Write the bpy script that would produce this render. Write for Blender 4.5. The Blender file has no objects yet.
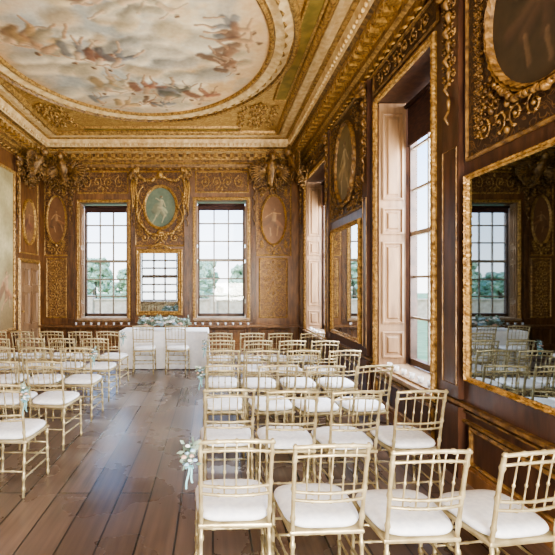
import bpy, bmesh, math, random
import numpy as np
from mathutils import Vector, Matrix
R=random.Random(7)
scene=bpy.context.scene
COL=scene.collection
XL,XR,YF,YB,ZC=-4.4,2.2,10.66,-3.5,5.3
TH=0.5
def S(r,g,b):
    f=lambda c:(c/255/12.92) if c/255<=0.04045 else ((c/255+0.055)/1.055)**2.4
    return (f(r),f(g),f(b),1)
# ---------------- materials
def nt(name):
    m=bpy.data.materials.new(name); m.use_nodes=True
    n=m.node_tree.nodes; l=m.node_tree.links
    return m,n,l,n['Principled BSDF']
def noise_mat(name,c1,c2,scale=6,stretch=(1,1,1),rough=.5,metal=0,bump=.0,detail=6,dist=0.0,spec=.5,lo=.35,hi=.65):
    m,n,l,b=nt(name)
    tc=n.new('ShaderNodeTexCoord'); mp=n.new('ShaderNodeMapping'); mp.inputs['Scale'].default_value=stretch
    t=n.new('ShaderNodeTexNoise'); t.inputs['Scale'].default_value=scale; t.inputs['Detail'].default_value=detail; t.inputs['Distortion'].default_value=dist
    r=n.new('ShaderNodeValToRGB'); r.color_ramp.elements[0].position=lo; r.color_ramp.elements[1].position=hi
    r.color_ramp.elements[0].color=c1; r.color_ramp.elements[1].color=c2
    l.new(tc.outputs['Object'],mp.inputs[0]); l.new(mp.outputs[0],t.inputs[0]); l.new(t.outputs[0],r.inputs[0]); l.new(r.outputs[0],b.inputs['Base Color'])
    b.inputs['Roughness'].default_value=rough; b.inputs['Metallic'].default_value=metal; b.inputs['Specular IOR Level'].default_value=spec
    if bump:
        bp=n.new('ShaderNodeBump'); bp.inputs['Strength'].default_value=bump; bp.inputs['Distance'].default_value=.02
        l.new(t.outputs[0],bp.inputs['Height']); l.new(bp.outputs[0],b.inputs['Normal'])
    return m
def filigree(name,base,gold,scale=7,width=.035,dist=1.2,rough=.45):
    m,n,l,b=nt(name)
    tc=n.new('ShaderNodeTexCoord')
    t=n.new('ShaderNodeTexNoise'); t.inputs['Scale'].default_value=scale; t.inputs['Detail'].default_value=1.2; t.inputs['Distortion'].default_value=dist
    l.new(tc.outputs['Object'],t.inputs[0])
    a=n.new('ShaderNodeMath'); a.operation='SUBTRACT'; a.inputs[1].default_value=.5
    c=n.new('ShaderNodeMath'); c.operation='ABSOLUTE'
    d=n.new('ShaderNodeMapRange'); d.inputs['From Min'].default_value=width*.4; d.inputs['From Max'].default_value=width*1.6; d.inputs['To Min'].default_value=1; d.inputs['To Max'].default_value=0
    l.new(t.outputs[0],a.inputs[0]); l.new(a.outputs[0],c.inputs[0]); l.new(c.outputs[0],d.inputs[0])
    t2=n.new('ShaderNodeTexNoise'); t2.inputs['Scale'].default_value=scale*4; l.new(tc.outputs['Object'],t2.inputs[0])
    g=n.new('ShaderNodeMixRGB'); g.inputs[1].default_value=tuple(x*.55 for x in gold[:3])+(1,); g.inputs[2].default_value=gold; l.new(t2.outputs[0],g.inputs[0])
    mx=n.new('ShaderNodeMixRGB'); mx.inputs[1].default_value=base; l.new(g.outputs[0],mx.inputs[2]); l.new(d.outputs[0],mx.inputs[0])
    l.new(mx.outputs[0],b.inputs['Base Color'])
    bp=n.new('ShaderNodeBump'); bp.inputs['Strength'].default_value=.4; bp.inputs['Distance'].default_value=.012
    l.new(d.outputs[0],bp.inputs['Height']); l.new(bp.outputs[0],b.inputs['Normal'])
    b.inputs['Roughness'].default_value=rough; b.inputs['Metallic'].default_value=.1
    return m
M={}
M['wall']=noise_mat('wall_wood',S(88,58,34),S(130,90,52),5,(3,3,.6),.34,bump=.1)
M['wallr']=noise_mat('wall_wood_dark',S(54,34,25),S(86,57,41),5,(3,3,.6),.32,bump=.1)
M['pilf']=noise_mat('pilaster_wood',S(66,42,26),S(104,70,42),5,(3,3,.6),.34,bump=.1)
M['panel']=noise_mat('panel_wood',S(102,70,42),S(138,98,62),4,(3,3,.5),.36,bump=.08)
M['shut']=noise_mat('shutter_paint',S(118,90,64),S(150,118,86),4,(3,3,.5),.4,bump=.05)
M['gold']=noise_mat('gilding',S(116,84,42),S(194,154,88),22,(1,1,1),.42,.3,bump=.3)
M['golddk']=noise_mat('gilding_dark',S(78,54,28),S(150,114,64),16,(1,1,1),.44,.25,bump=.4)
M['cream']=noise_mat('cornice_cream',S(196,160,106),S(228,202,150),9,(1,1,1),.5,bump=.1)
M['fil']=filigree('filigree_brown',S(84,55,30),S(162,118,62),11,.035)
M['filr']=filigree('filigree_dark',S(54,36,24),S(116,84,48),11,.03)
M['filf']=filigree('filigree_fine',S(98,65,35),S(178,136,76),14,.045)
M['filc']=filigree('filigree_ceiling',S(164,126,68),S(210,172,104),7,.05)
M['green']=noise_mat('olive_panel',S(110,94,38),S(148,122,56),5,(1,1,1),.5)
M['mirror'],n_,l_,b_=nt('mirror_glass'); b_.inputs['Metallic'].default_value=1; b_.inputs['Roughness'].default_value=.02; b_.inputs['Base Color'].default_value=(.75,.77,.77,1)
M['mirrord'],n_,l_,b_=nt('old_mirror_glass'); b_.inputs['Metallic'].default_value=1; b_.inputs['Roughness'].default_value=.02; b_.inputs['Base Color'].default_value=(.23,.26,.275,1)
M['chair']=noise_mat('chair_gold',S(160,144,106),S(202,188,150),12,(1,1,1),.32,.45)
M['cushion']=noise_mat('cushion_fabric',S(230,232,240),S(247,248,252),30,(1,1,1),.85,bump=.05)
M['cloth']=noise_mat('table_linen',S(236,238,244),S(248,249,252),18,(1,1,1),.8,bump=.05)
M['leaf']=noise_mat('leaf_green',S(88,106,92),S(160,176,160),12,(1,1,1),.6)
M['petal']=noise_mat('petal_ivory',S(222,222,226),S(248,248,246),20,(1,1,1),.7)
M['petalp']=noise_mat('petal_pink',S(218,164,140),S(242,204,184),20,(1,1,1),.7)
M['petalb']=noise_mat('petal_blue',S(128,164,190),S(180,206,222),20,(1,1,1),.7)
M['ribbon']=noise_mat('ribbon_teal',S(104,166,176),S(150,198,202),10,(1,1,1),.5)
M['wax']=noise_mat('candle_wax',S(236,230,214),S(250,246,236),10,(1,1,1),.6)
M['sash']=noise_mat('sash_paint',S(132,122,108),S(160,148,132),10,(1,1,1),.5)
M['sashd']=noise_mat('sash_dark',S(66,48,38),S(88,66,52),10,(1,1,1),.5)
M['blind']=noise_mat('blind_fabric',S(50,30,26),S(74,44,36),10,(1,1,4),.8)
M['sill']=noise_mat('sill_paint',S(136,112,88),S(164,140,114),6,(1,1,1),.45)
M['grass']=noise_mat('grass',S(118,138,88),S(152,166,114),1.5,(1,1,1),.9)
M['tree']=noise_mat('tree_leaves',S(142,160,128),S(192,204,170),2.5,(1,1,1),.9,bump=.5)
M['bark']=noise_mat('bark',S(112,98,86),S(140,124,108),8,(1,1,.3),.9,bump=.5)
M['stone']=noise_mat('garden_stone',S(186,160,136),S(212,188,162),3,(1,1,1),.9)
m,n,l,b=nt('window_glass'); M['glass']=m
n.remove(b); tr=n.new('ShaderNodeBsdfTransparent'); gl=n.new('ShaderNodeBsdfGlossy'); gl.inputs['Roughness'].default_value=.02
mx=n.new('ShaderNodeMixShader'); mx.inputs[0].default_value=.05; l.new(tr.outputs[0],mx.inputs[1]); l.new(gl.outputs[0],mx.inputs[2]); l.new(mx.outputs[0],n['Material Output'].inputs[0])
m,n,l,b=nt('votive_glass'); M['votive']=m
b.inputs['Base Color'].default_value=(.9,.92,.95,1); b.inputs['Roughness'].default_value=.1; b.inputs['Alpha'].default_value=.35
# floor
m,n,l,b=nt('floor_boards'); M['floor']=m
tc=n.new('ShaderNodeTexCoord'); mp=n.new('ShaderNodeMapping'); mp.inputs['Rotation'].default_value=(0,0,math.pi/2)
l.new(tc.outputs['Object'],mp.inputs[0])
bk=n.new('ShaderNodeTexBrick'); bk.inputs['Scale'].default_value=1; bk.inputs['Brick Width'].default_value=3.4; bk.inputs['Row Height'].default_value=.25
bk.inputs['Mortar Size'].default_value=.007; bk.inputs['Mortar Smooth'].default_value=.2; bk.offset=.37
bk.inputs['Color1'].default_value=S(106,86,74); bk.inputs['Color2'].default_value=S(78,62,53); bk.inputs['Mortar'].default_value=S(18,13,11)
l.new(mp.outputs[0],bk.inputs[0])
mp2=n.new('ShaderNodeMapping'); mp2.inputs['Scale'].default_value=(10,.5,1); l.new(tc.outputs['Object'],mp2.inputs[0])
t=n.new('ShaderNodeTexNoise'); t.inputs['Scale'].default_value=3; t.inputs['Detail'].default_value=8; l.new(mp2.outputs[0],t.inputs[0])
ov=n.new('ShaderNodeMixRGB'); ov.blend_type='OVERLAY'; ov.inputs[0].default_value=.65; l.new(bk.outputs[0],ov.inputs[1]); l.new(t.outputs[0],ov.inputs[2])
t3=n.new('ShaderNodeTexNoise'); t3.inputs['Scale'].default_value=1.3; t3.inputs['Detail'].default_value=6; l.new(tc.outputs['Object'],t3.inputs[0])
ov2=n.new('ShaderNodeMixRGB'); ov2.blend_type='OVERLAY'; ov2.inputs[0].default_value=.7; l.new(ov.outputs[0],ov2.inputs[1]); l.new(t3.outputs[0],ov2.inputs[2])
l.new(ov2.outputs[0],b.inputs['Base Color'])
mr=n.new('ShaderNodeMapRange'); mr.inputs['From Min'].default_value=.3; mr.inputs['From Max'].default_value=.7; mr.inputs['To Min'].default_value=.2; mr.inputs['To Max'].default_value=.36; l.new(t3.outputs[0],mr.inputs[0]); l.new(mr.outputs[0],b.inputs['Roughness'])
b.inputs['Specular IOR Level'].default_value=.9
b.inputs['Coat Weight'].default_value=.25; b.inputs['Coat Roughness'].default_value=.3
bp=n.new('ShaderNodeBump'); bp.inputs['Strength'].default_value=.5; bp.inputs['Distance'].default_value=.005
sc_=n.new('ShaderNodeMath'); sc_.operation='MULTIPLY'; sc_.inputs[1].default_value=.25; l.new(t.outputs[0],sc_.inputs[0])
ad=n.new('ShaderNodeMath'); ad.operation='SUBTRACT'; l.new(sc_.outputs[0],ad.inputs[0]); l.new(bk.outputs['Fac'],ad.inputs[1]); l.new(ad.outputs[0],bp.inputs['Height']); l.new(bp.outputs[0],b.inputs['Normal'])
def vmat(name,rough=.6):
    m,n,l,b=nt(name); a=n.new('ShaderNodeVertexColor'); a.layer_name='Col'; 
    tc=n.new('ShaderNodeTexCoord'); t=n.new('ShaderNodeTexNoise'); t.inputs['Scale'].default_value=14; t.inputs['Detail'].default_value=6; l.new(tc.outputs['Object'],t.inputs[0])
    o=n.new('ShaderNodeMixRGB'); o.blend_type='OVERLAY'; o.inputs[0].default_value=.25; l.new(a.outputs[0],o.inputs[1]); l.new(t.outputs[0],o.inputs[2])
    l.new(o.outputs[0],b.inputs['Base Color']); b.inputs['Roughness'].default_value=rough
    return m
M['paint']=vmat('painted_surface')
# ---------------- geometry helpers
mfar=lambda u,v,d:(u,YF-d,v)
mright=lambda u,v,d:(XR-d,u,v)
mleft=lambda u,v,d:(XL+d,u,v)
mback=lambda u,v,d:(u,YB+d,v)
mceil=lambda u,v,d:(u,v,ZC-d)
mid=lambda u,v,d:(u,v,d)
def boxm(bm,mp,u0,u1,v0,v1,d0,d1,mi=0):
    vs=[bm.verts.new(mp(u,v,d)) for d in (d0,d1) for v in (v0,v1) for u in (u0,u1)]
    for f in ((0,1,3,2),(4,6,7,5),(0,4,5,1),(2,3,7,6),(0,2,6,4),(1,5,7,3)):
        bm.faces.new([vs[i] for i in f]).material_index=mi
def tube(bm,pts,rad,seg=6,mp=mid,cap=True,flat=1.0,mi=0):
    pts=[Vector(p) for p in pts]; N=len(pts)
    if not hasattr(rad,'__len__'): rad=[rad]*N
    rings=[]; prev=None
    for i,p in enumerate(pts):
        t=(pts[min(i+1,N-1)]-pts[max(i-1,0)])
        if t.length<1e-9: t=Vector((0,0,1))
        t.normalize()
        if prev is None:
            a=Vector((0,0,1)) if abs(t.z)<.9 else Vector((1,0,0)); x=t.cross(a).normalized()
        else:
            x=prev-t*prev.dot(t)
            if x.length<1e-6: x=t.orthogonal()
            x.normalize()
        prev=x; y=t.cross(x)
        ring=[]
        for k in range(seg):
            an=2*math.pi*k/seg; q=p+(x*math.cos(an)+y*math.sin(an))*rad[i]
            if flat!=1.0: q.z=p.z+(q.z-p.z)*flat
            ring.append(bm.verts.new(mp(*q)))
        rings.append(ring)
    for a,b2 in zip(rings,rings[1:]):
        for k in range(seg):
            f=bm.faces.new((a[k],a[(k+1)%seg],b2[(k+1)%seg],b2[k])); f.smooth=True; f.material_index=mi
    if cap and seg>2:
        bm.faces.new(rings[0][::-1]).material_index=mi; bm.faces.new(rings[-1]).material_index=mi
def ball(bm,c,r,mp=mid,sc=(1,1,1),nu=8,nv=5):
    rows=[]
    for j in range(nv+1):
        ph=math.pi*j/nv
        if j in(0,nv): rows.append([bm.verts.new(mp(c[0],c[1],c[2]+r*sc[2]*math.cos(ph)))])
        else: rows.append([bm.verts.new(mp(c[0]+r*sc[0]*math.sin(ph)*math.cos(2*math.pi*i/nu),c[1]+r*sc[1]*math.sin(ph)*math.sin(2*math.pi*i/nu),c[2]+r*sc[2]*math.cos(ph))) for i in range(nu)])
    for j in range(nv):
        a,b2=rows[j],rows[j+1]
        for i in range(nu):
            k=(i+1)%nu
            if len(a)==1: f=bm.faces.new((a[0],b2[i],b2[k]))
            elif len(b2)==1: f=bm.faces.new((a[i],b2[0],a[k]))
            else: f=bm.faces.new((a[i],b2[i],b2[k],a[k]))
            f.smooth=True
def sweep(bm,mp,path,prof,closed=True,carve=0,freq=1.0,mis=None):
    rows=[]
    for (u,v,nu,nv,s) in path:
        row=[]
        for k,(o,d) in enumerate(prof):
            dd=d
            oo=o
            if carve and 0<k<len(prof)-1:
                w=math.sin(s*freq)*math.sin(s*freq*.37+k)
                dd+=carve*w; oo+=carve*.7*math.cos(s*freq*1.3+k*2)
            row.append(bm.verts.new(mp(u+nu*oo,v+nv*oo,dd)))
        rows.append(row)
    N=len(rows)
    for i in range(N if closed else N-1):
        a,b2=rows[i],rows[(i+1)%N]
        for k in range(len(prof)-1):
            f=bm.faces.new((a[k],b2[k],b2[k+1],a[k+1]))
            if mis: f.material_index=mis[k]
def rectpath(u0,u1,v0,v1,step=None):
    cs=[(u0,v0,-1,-1),(u1,v0,1,-1),(u1,v1,1,1),(u0,v1,-1,1)]
    out=[];s=0
    for i in range(4):
        a=cs[i];b2=cs[(i+1)%4]; L=math.hypot(b2[0]-a[0],b2[1]-a[1])
        out.append((a[0],a[1],a[2],a[3],s))
        if step:
            n=int(L/step); nu=(a[2]+b2[2])/2; nv=(a[3]+b2[3])/2
            for k in range(1,n):
                t=k/n; out.append((a[0]+(b2[0]-a[0])*t,a[1]+(b2[1]-a[1])*t,nu,nv,s+L*t))
        s+=L
    return out
def ellpath(cu,cv,a,b2,n=48):
    out=[]
    for i in range(n):
        t=2*math.pi*i/n; nx,ny=math.cos(t)/a,math.sin(t)/b2; L=math.hypot(nx,ny)
        out.append((cu+a*math.cos(t),cv+b2*math.sin(t),nx/L,ny/L,t*(a+b2)/2))
    return out
def mk(name,bm,mats,parent=None,origin=True,smooth=False,bevel=0,**props):
    bmesh.ops.recalc_face_normals(bm,faces=bm.faces[:])
    me=bpy.data.meshes.new(name); bm.to_mesh(me); bm.free()
    if smooth:
        for p in me.polygons: p.use_smooth=True
    if not isinstance(mats,(list,tuple)): mats=[mats]
    for mm in mats: me.materials.append(M[mm])
    o=bpy.data.objects.new(name,me); COL.objects.link(o)
    if origin and len(me.vertices):
        co=np.empty(len(me.vertices)*3); me.vertices.foreach_get('co',co); co=co.reshape(-1,3)
        lo=co.min(0);hi=co.max(0); c=Vector(((lo[0]+hi[0])/2,(lo[1]+hi[1])/2,lo[2]))
        me.transform(Matrix.Translation(-c)); o.location=c
    if parent is not None:
        o.parent=parent
        o.location=o.location-(world(parent))
    for k,v in props.items(): o[k]=v
    if bevel:
        md=o.modifiers.new('bevel','BEVEL'); md.width=bevel; md.segments=2; md.limit_method='ANGLE'
    return o
def world(o):
    v=Vector(o.location)
    while o.parent: o=o.parent; v+=o.location
    return v
def empty(name,loc,**props):
    o=bpy.data.objects.new(name,None); o.location=loc; o.empty_display_size=.1; COL.objects.link(o)
    for k,v in props.items(): o[k]=v
    return o
NT=[0]
def trim(bm,mats,label,cat='trim',**k):
    NT[0]+=1
    return mk('trim_%d'%NT[0],bm,mats,kind='structure',label=label,category=cat,**k)
# numpy noise / painting
def vn(x,y,seed):
    xi=np.floor(x);yi=np.floor(y);fx=x-xi;fy=y-yi
    fx=fx*fx*(3-2*fx);fy=fy*fy*(3-2*fy)
    h=lambda a,b2:np.modf(np.abs(np.sin(a*127.1+b2*311.7+seed*74.7)*43758.5453))[0]
    return (h(xi,yi)*(1-fx)+h(xi+1,yi)*fx)*(1-fy)+(h(xi,yi+1)*(1-fx)+h(xi+1,yi+1)*fx)*fy
def fbm(x,y,seed,o=5):
    r=0;a=.5;t=0
    for i in range(o): r=r+a*vn(x*2**i,y*2**i,seed+i*13.1); t+=a; a*=.55
    return r/t
def C(r,g,b): return np.array([r,g,b],float)/255
def mixc(a,b,t): return a+(b-a)*t[...,None]
def figure(cx,cy,s,ang,cloth,rng,skin=(214,160,120)):
    st=[]
    def pt(x,y):
        c,sn=math.cos(ang),math.sin(ang); return cx+(x*c-y*sn)*s,cy+(x*sn+y*c)*s
    def sk(x0,y0,x1,y1,w,c): 
        a=pt(x0,y0);b2=pt(x1,y1); st.append((a[0],a[1],b2[0],b2[1],w*s,c))
    j=lambda k=.08:rng.uniform(-k,k)
    hip=(j(),-.1); kn=(.3+j(),-.45+j()); kn2=(-.12+j(),-.5+j())
    sk(-.25+j(),.1,-.5+j(.2),-.35+j(.2),.2,tuple(c*.85 for c in cloth))
    sk(.1,-.1,.45+j(.2),-.3+j(.2),.17,tuple(min(255,c*1.1) for c in cloth))
    sk(hip[0],hip[1],kn[0],kn[1],.15,cloth); sk(hip[0],hip[1],kn2[0],kn2[1],.15,cloth)
    sk(kn[0],kn[1],.25+j(.2),-.9,.06,skin); sk(kn2[0],kn2[1],-.25+j(.2),-.95,.06,skin)
    sk(0,-.05,.03,.35,.14,skin)
    sk(.12,.36,.4+j(.15),.2+j(.3),.055,skin); sk(-.12,.36,-.42+j(.1),.3+j(.3),.055,skin)
    sk(.03,.58,.04,.6,.085,skin); sk(.02,.65,-.04,.62,.07,(122,88,60))
    return st
def painting(name,mp,shape,u0,u1,v0,v1,nu,nv,bgfun,strokes,parent=None,d=.0,warp=.03,soft=.25,alpha=1,**props):
    gu,gv=np.meshgrid(np.linspace(-1,1,nu),np.linspace(-1,1,nv))
    if shape=='oval': a=gu*np.sqrt(1-gv**2/2); b2=gv*np.sqrt(1-gu**2/2)
    else: a,b2=gu,gv
    U=(u0+u1)/2+a*(u1-u0)/2; V=(v0+v1)/2+b2*(v1-v0)/2
    col=bgfun(U,V)
    Uw=U+(fbm(U*5/warp*.03,V*5/warp*.03,3)-.5)*warp*4; Vw=V+(fbm(U*5/warp*.03,V*5/warp*.03,9)-.5)*warp*4
    for (x0,y0,x1,y1,w,c) in strokes:
        dx,dy=x1-x0,y1-y0; L2=dx*dx+dy*dy+1e-9
        t=np.clip(((Uw-x0)*dx+(Vw-y0)*dy)/L2,0,1); ex=Uw-(x0+t*dx); ey=Vw-(y0+t*dy); dist=np.sqrt(ex**2+ey**2)
        m_=np.clip((w-dist)/(w*soft),0,1)*alpha
        sh=np.clip(.85+.4*(ex*.5+ey*.8)/w,.5,1.25)
        cc=(np.array(c)/255.)[None,None,:]*sh[...,None]
        col=col+(cc-col)*m_[...,None]
    col=np.clip(col,0,1)
    lin=np.where(col<=.04045,col/12.92,((col+.055)/1.055)**2.4)
    pts=[mp(uu,vv,d) for uu,vv in zip(U.ravel(),V.ravel())]
    idx=np.arange(nu*nv).reshape(nv,nu)
    fc=np.stack([idx[:-1,:-1],idx[:-1,1:],idx[1:,1:],idx[1:,:-1]],-1).reshape(-1,4).tolist()
    me=bpy.data.meshes.new(name); 
    P=np.array(pts); c0=np.array([(P[:,0].min()+P[:,0].max())/2,(P[:,1].min()+P[:,1].max())/2,P[:,2].min()])
    me.from_pydata((P-c0).tolist(),[],fc)
    ca=me.color_attributes.new('Col','FLOAT_COLOR','POINT')
    buf=np.ones((nu*nv,4)); buf[:,:3]=lin.reshape(-1,3); ca.data.foreach_set('color',buf.ravel().astype(np.float32))
    me.materials.append(M['paint']); o=bpy.data.objects.new(name,me); COL.objects.link(o); o.location=Vector(c0)
    if parent is not None: o.parent=parent; o.location=o.location-world(parent)
    for k,v in props.items(): o[k]=v
    return o
def scrolls(bm,mp,cu,cv,w,h,r=.014,d=.01,cell=None):
    s=cell or min(w/2,h); nx=max(1,round(w/2/s)); nz=max(1,round(h/s)); sx=w/2/nx; sz=h/nz
    for i in range(nx):
        for j in range(nz):
            for side in(-1,1):
                c=(cu+side*(i+.5)*sx, cv-h/2+(j+.5)*sz); RR=min(sx,sz)*.43
                dr=side*(1 if (i+j)%2 else -1); a0=(math.pi/2 if (i+j)%2 else -math.pi/2)
                pts=[];rs=[]
                for k in range(17):
                    t=k/16; an=a0+dr*t*2*math.pi*1.45; rd=RR*(1-t)**.75
                    pts.append((c[0]+rd*math.cos(an)*sx/min(sx,sz)*.98,c[1]+rd*math.sin(an)*sz/min(sx,sz)*.98,d)); rs.append(r*(1-.45*t))
                tube(bm,pts,rs,5,mp)
                ball(bm,(c[0],c[1],d),r*2.2,mp,nu=6,nv=4)
                for k in (0,2,4,6,8):
                    p=Vector(pts[k]); cc=Vector((c[0],c[1],d)); o_=(p-cc).normalized(); tg=(Vector(pts[k+1])-p).normalized()
                    q=p+o_*RR*.30+tg*RR*.25; m2=p+o_*RR*.12+tg*RR*.2
                    tube(bm,[p,m2+Vector((0,0,r)),q],[r*.5,r*1.5,r*.2],5,mp)
    for j in range(nz+1):
        ball(bm,(cu,cv-h/2+j*sz*.98+.01,d),r*2.4,mp,sc=(1,1.5,1),nu=6,nv=4)
# ---------------- FLOOR, CEILING, WALLS
bm=bmesh.new(); boxm(bm,mid,XL-TH,XR+TH,YB-TH,YF+TH,-.1,0)
mk('floor',bm,'floor',origin=False,kind='structure',label='wide brown oak floorboards with soft sheen',category='floor')
bm=bmesh.new(); boxm(bm,mid,XL-TH,XR+TH,YB-TH,YF+TH,ZC,ZC+.15)
ceil=mk('ceiling',bm,'filc',origin=False,kind='structure',label='gilded baroque ceiling with painted oval fresco',category='ceiling')
def wallmesh(name,mp,u0,u1,ops,mat,label):
    bm=bmesh.new(); cur=u0
    for (a,b2,v0,v1) in sorted(ops):
        boxm(bm,mp,cur,a,0,ZC,-TH,0); boxm(bm,mp,a,b2,0,v0,-TH,0); boxm(bm,mp,a,b2,v1,ZC,-TH,0); cur=b2
    boxm(bm,mp,cur,u1,0,ZC,-TH,0)
    return mk(name,bm,mat,origin=False,kind='structure',label=label,category='wall')
WF=[(-3.38,-2.16,.8,3.74),(-.44,.87,.8,3.80)]
WR=[(8.15,9.95,.6,4.1),(4.2,5.62,.6,4.1),(-.1,1.3,.6,4.1),(-3.1,-1.7,.6,4.1)]
WB=[(-4.3,-2.1,.6,3.6),(-1.4,.1,.6,4.1),(.7,1.9,.6,4.1)]
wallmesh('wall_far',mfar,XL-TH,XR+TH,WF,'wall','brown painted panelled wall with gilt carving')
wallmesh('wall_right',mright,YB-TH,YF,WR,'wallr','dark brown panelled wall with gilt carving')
wallmesh('wall_left',mleft,YB-TH,YF,[],'wall','brown painted panelled wall with door')
wallmesh('wall_back',mback,XL,XR,WB,'wall','brown panelled wall with tall windows')
# cornice
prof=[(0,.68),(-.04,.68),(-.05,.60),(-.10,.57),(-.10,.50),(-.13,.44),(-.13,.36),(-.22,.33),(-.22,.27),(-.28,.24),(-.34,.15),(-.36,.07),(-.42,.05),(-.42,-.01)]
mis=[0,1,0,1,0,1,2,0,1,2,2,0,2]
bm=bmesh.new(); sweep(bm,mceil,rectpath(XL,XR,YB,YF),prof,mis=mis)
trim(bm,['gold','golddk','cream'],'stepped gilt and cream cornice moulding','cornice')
bm=bmesh.new()
def dent(mp,a,b2):
    n=int((b2-a)/.2)
    for i in range(n):
        u=a+.1+i*(b2-a-.1)/n
        boxm(bm,mp,u,u+.09,4.82,4.93,.08,.24)
        tube(bm,[(u+.045,4.93,.12),(u+.045,4.90,.2),(u+.045,4.86,.25)],[.02,.03,.02],5,mp)
dent(mfar,XL,XR);dent(mright,YB,YF);dent(mleft,YB,YF)
trim(bm,'gold','row of small gilt cornice brackets','cornice')
def eggrow(mp,a,b2):
    n=int((b2-a)/.11)
    for i in range(n): ball(bm,(a+(i+.5)*(b2-a)/n,ZC-.20,.33),.035,mp,sc=(.8,1.2,.8),nu=6,nv=4)
bm=bmesh.new(); eggrow(mfar,XL+.3,XR-.3); eggrow(mright,1.0,YF-.3); eggrow(mleft,6.5,YF-.3)
trim(bm,'cream','row of cream egg ornaments under the ceiling','cornice')
# ceiling mouldings
OC=(-1.25,6.5); OA,OB=2.1,2.35
bm=bmesh.new(); sweep(bm,mceil,ellpath(OC[0],OC[1],OA,OB,120),[(0,0),(0,.05),(.03,.075),(.07,.06),(.09,.03),(.11,.03),(.22,.07),(.33,.03),(.35,.03),(.37,.07),(.41,.08),(.45,.05),(.45,0)],mis=[0,0,0,1,2,2,2,2,1,0,0,0])
trim(bm,['gold','golddk','cream'],'broad cream and gilt oval ceiling moulding','moulding')
bm=bmesh.new()
for k in range(64):
    a=2*math.pi*k/64; cx_,cy_=OC[0]+(OA+.22)*math.cos(a),OC[1]+(OB+.22)*math.sin(a); tx,ty=-math.sin(a),math.cos(a)
    tube(bm,[(cx_-tx*.09,cy_-ty*.09,.06),(cx_+math.cos(a)*.03,cy_+math.sin(a)*.03,.075),(cx_+tx*.09,cy_+ty*.09,.06)],[.006,.022,.006],5,mceil)
trim(bm,'gold','gilt leaf wreath on the oval ceiling moulding','moulding')
bm=bmesh.new()
for (a,b2,c,d) in ((XL+.62,XR-.62,1.5,YF-.62),):
    sweep(bm,mceil,rectpath(a,b2,c,d),[(0,0),(-.01,.07),(-.06,.09),(-.1,.05),(-.12,0)])
trim(bm,'gold','rectangular gilt ceiling moulding','moulding')
bm=bmesh.new(); sweep(bm,mceil,rectpath(XL+.44,XR-.44,1.3,YF-.44),[(.01,.0),(0,.05),(-.1,.06),(-.16,.03),(-.16,0)])
trim(bm,'cream','rectangular cream ceiling moulding','moulding')
bm=bmesh.new()
boxm(bm,mceil,XR-.98,XR-.78,3.2,8.2,0,.02); boxm(bm,mceil,-3.0,.6,YF-.98,YF-.82,0,.02)
trim(bm,'green','long olive green ceiling panels','moulding')
bm=bmesh.new()
sweep(bm,mceil,rectpath(XR-.98,XR-.78,3.2,8.2),[(0,0),(0,.04),(.03,.05),(.05,0)])
sweep(bm,mceil,rectpath(-3.0,.6,YF-.98,YF-.82),[(0,0),(0,.04),(.03,.05),(.05,0)])
for (cu,cv) in ((.95,9.0),(-3.45,9.0),(1.0,3.6)):
    scrolls(bm,mceil,cu,cv,.9,1.2,.018,.03,cell=.3)
trim(bm,'gold','gilt scrolling ornament on ceiling corners','ornament')
# fresco
rg=random.Random(11)
def bgf(U,V):
    a=fbm(U*.9+5,V*.9,1); b2=fbm(U*2.2,V*2.2+4,22); c=fbm(U*.6,V*.7,40)
    sky=mixc(C(170,168,158),C(214,208,190),np.clip((b2-.35)*3,0,1))
    cloud=mixc(C(216,178,126),C(250,236,202),np.clip((b2-.3)*2.6,0,1))
    m_=np.clip((a-.42)*6,0,1)
    col=mixc(sky,cloud,m_)
    e=np.sqrt(((U-OC[0])/OA)**2+((V-OC[1])/OB)**2)
    col=mixc(col,C(196,146,92)*np.ones_like(col),np.clip((c-.52)*3,0,1)*.5)
    return mixc(col,C(200,150,92)*np.ones_like(col),np.clip((e-.75)*3+(b2-.5)*1.5,0,1)*.6)
st=[]
cl=[(170,108,78),(206,164,106),(148,144,140),(172,128,88),(230,210,172),(156,114,84),(142,134,112),(208,160,122)]
clouds=[]
for i in range(50):
    a=rg.uniform(0,6.28); q=rg.uniform(.1,.95); cx=OC[0]+OA*q*math.cos(a); cy=OC[1]+OB*q*math.sin(a)
    s=rg.uniform(.14,.34); c=rg.choice([(250,234,200),(234,208,162),(222,190,144),(196,188,170),(242,218,178)])
    clouds.append((cx,cy,cx+rg.uniform(-.4,.4),cy+rg.uniform(-.15,.15),s,c))
for (cx,cy,dx,dy,n,sz) in ((-2.9,6.0,1.3,.75,6,.62),(-1.9,7.7,1.7,.3,6,.62),(-2.2,8.35,1.3,.1,4,.4),(.35,5.8,-.1,1.3,4,.5),(-1.6,5.3,1.0,.2,3,.55)):
    ba=rg.uniform(-1.3,1.3)
    for i in range(n):
        t=i/max(1,n-1)
        st+=figure(cx+dx*t+rg.uniform(-.08,.08),cy+dy*t+rg.uniform(-.12,.12),sz*rg.uniform(.8,1.15),ba+rg.uniform(-.7,.7),cl[rg.randrange(len(cl))],rg,skin=rg.choice([(224,182,140),(212,166,122),(234,200,158)]))
cloudp=[c for c in clouds]
painting('painting',mceil,'oval',OC[0]-OA,OC[0]+OA,OC[1]-OB,OC[1]+OB,300,340,bgf,cloudp+st,parent=ceil,d=.02,warp=.035,soft=.55,alpha=.78,label='painted fresco of clouds and draped figures')
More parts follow.
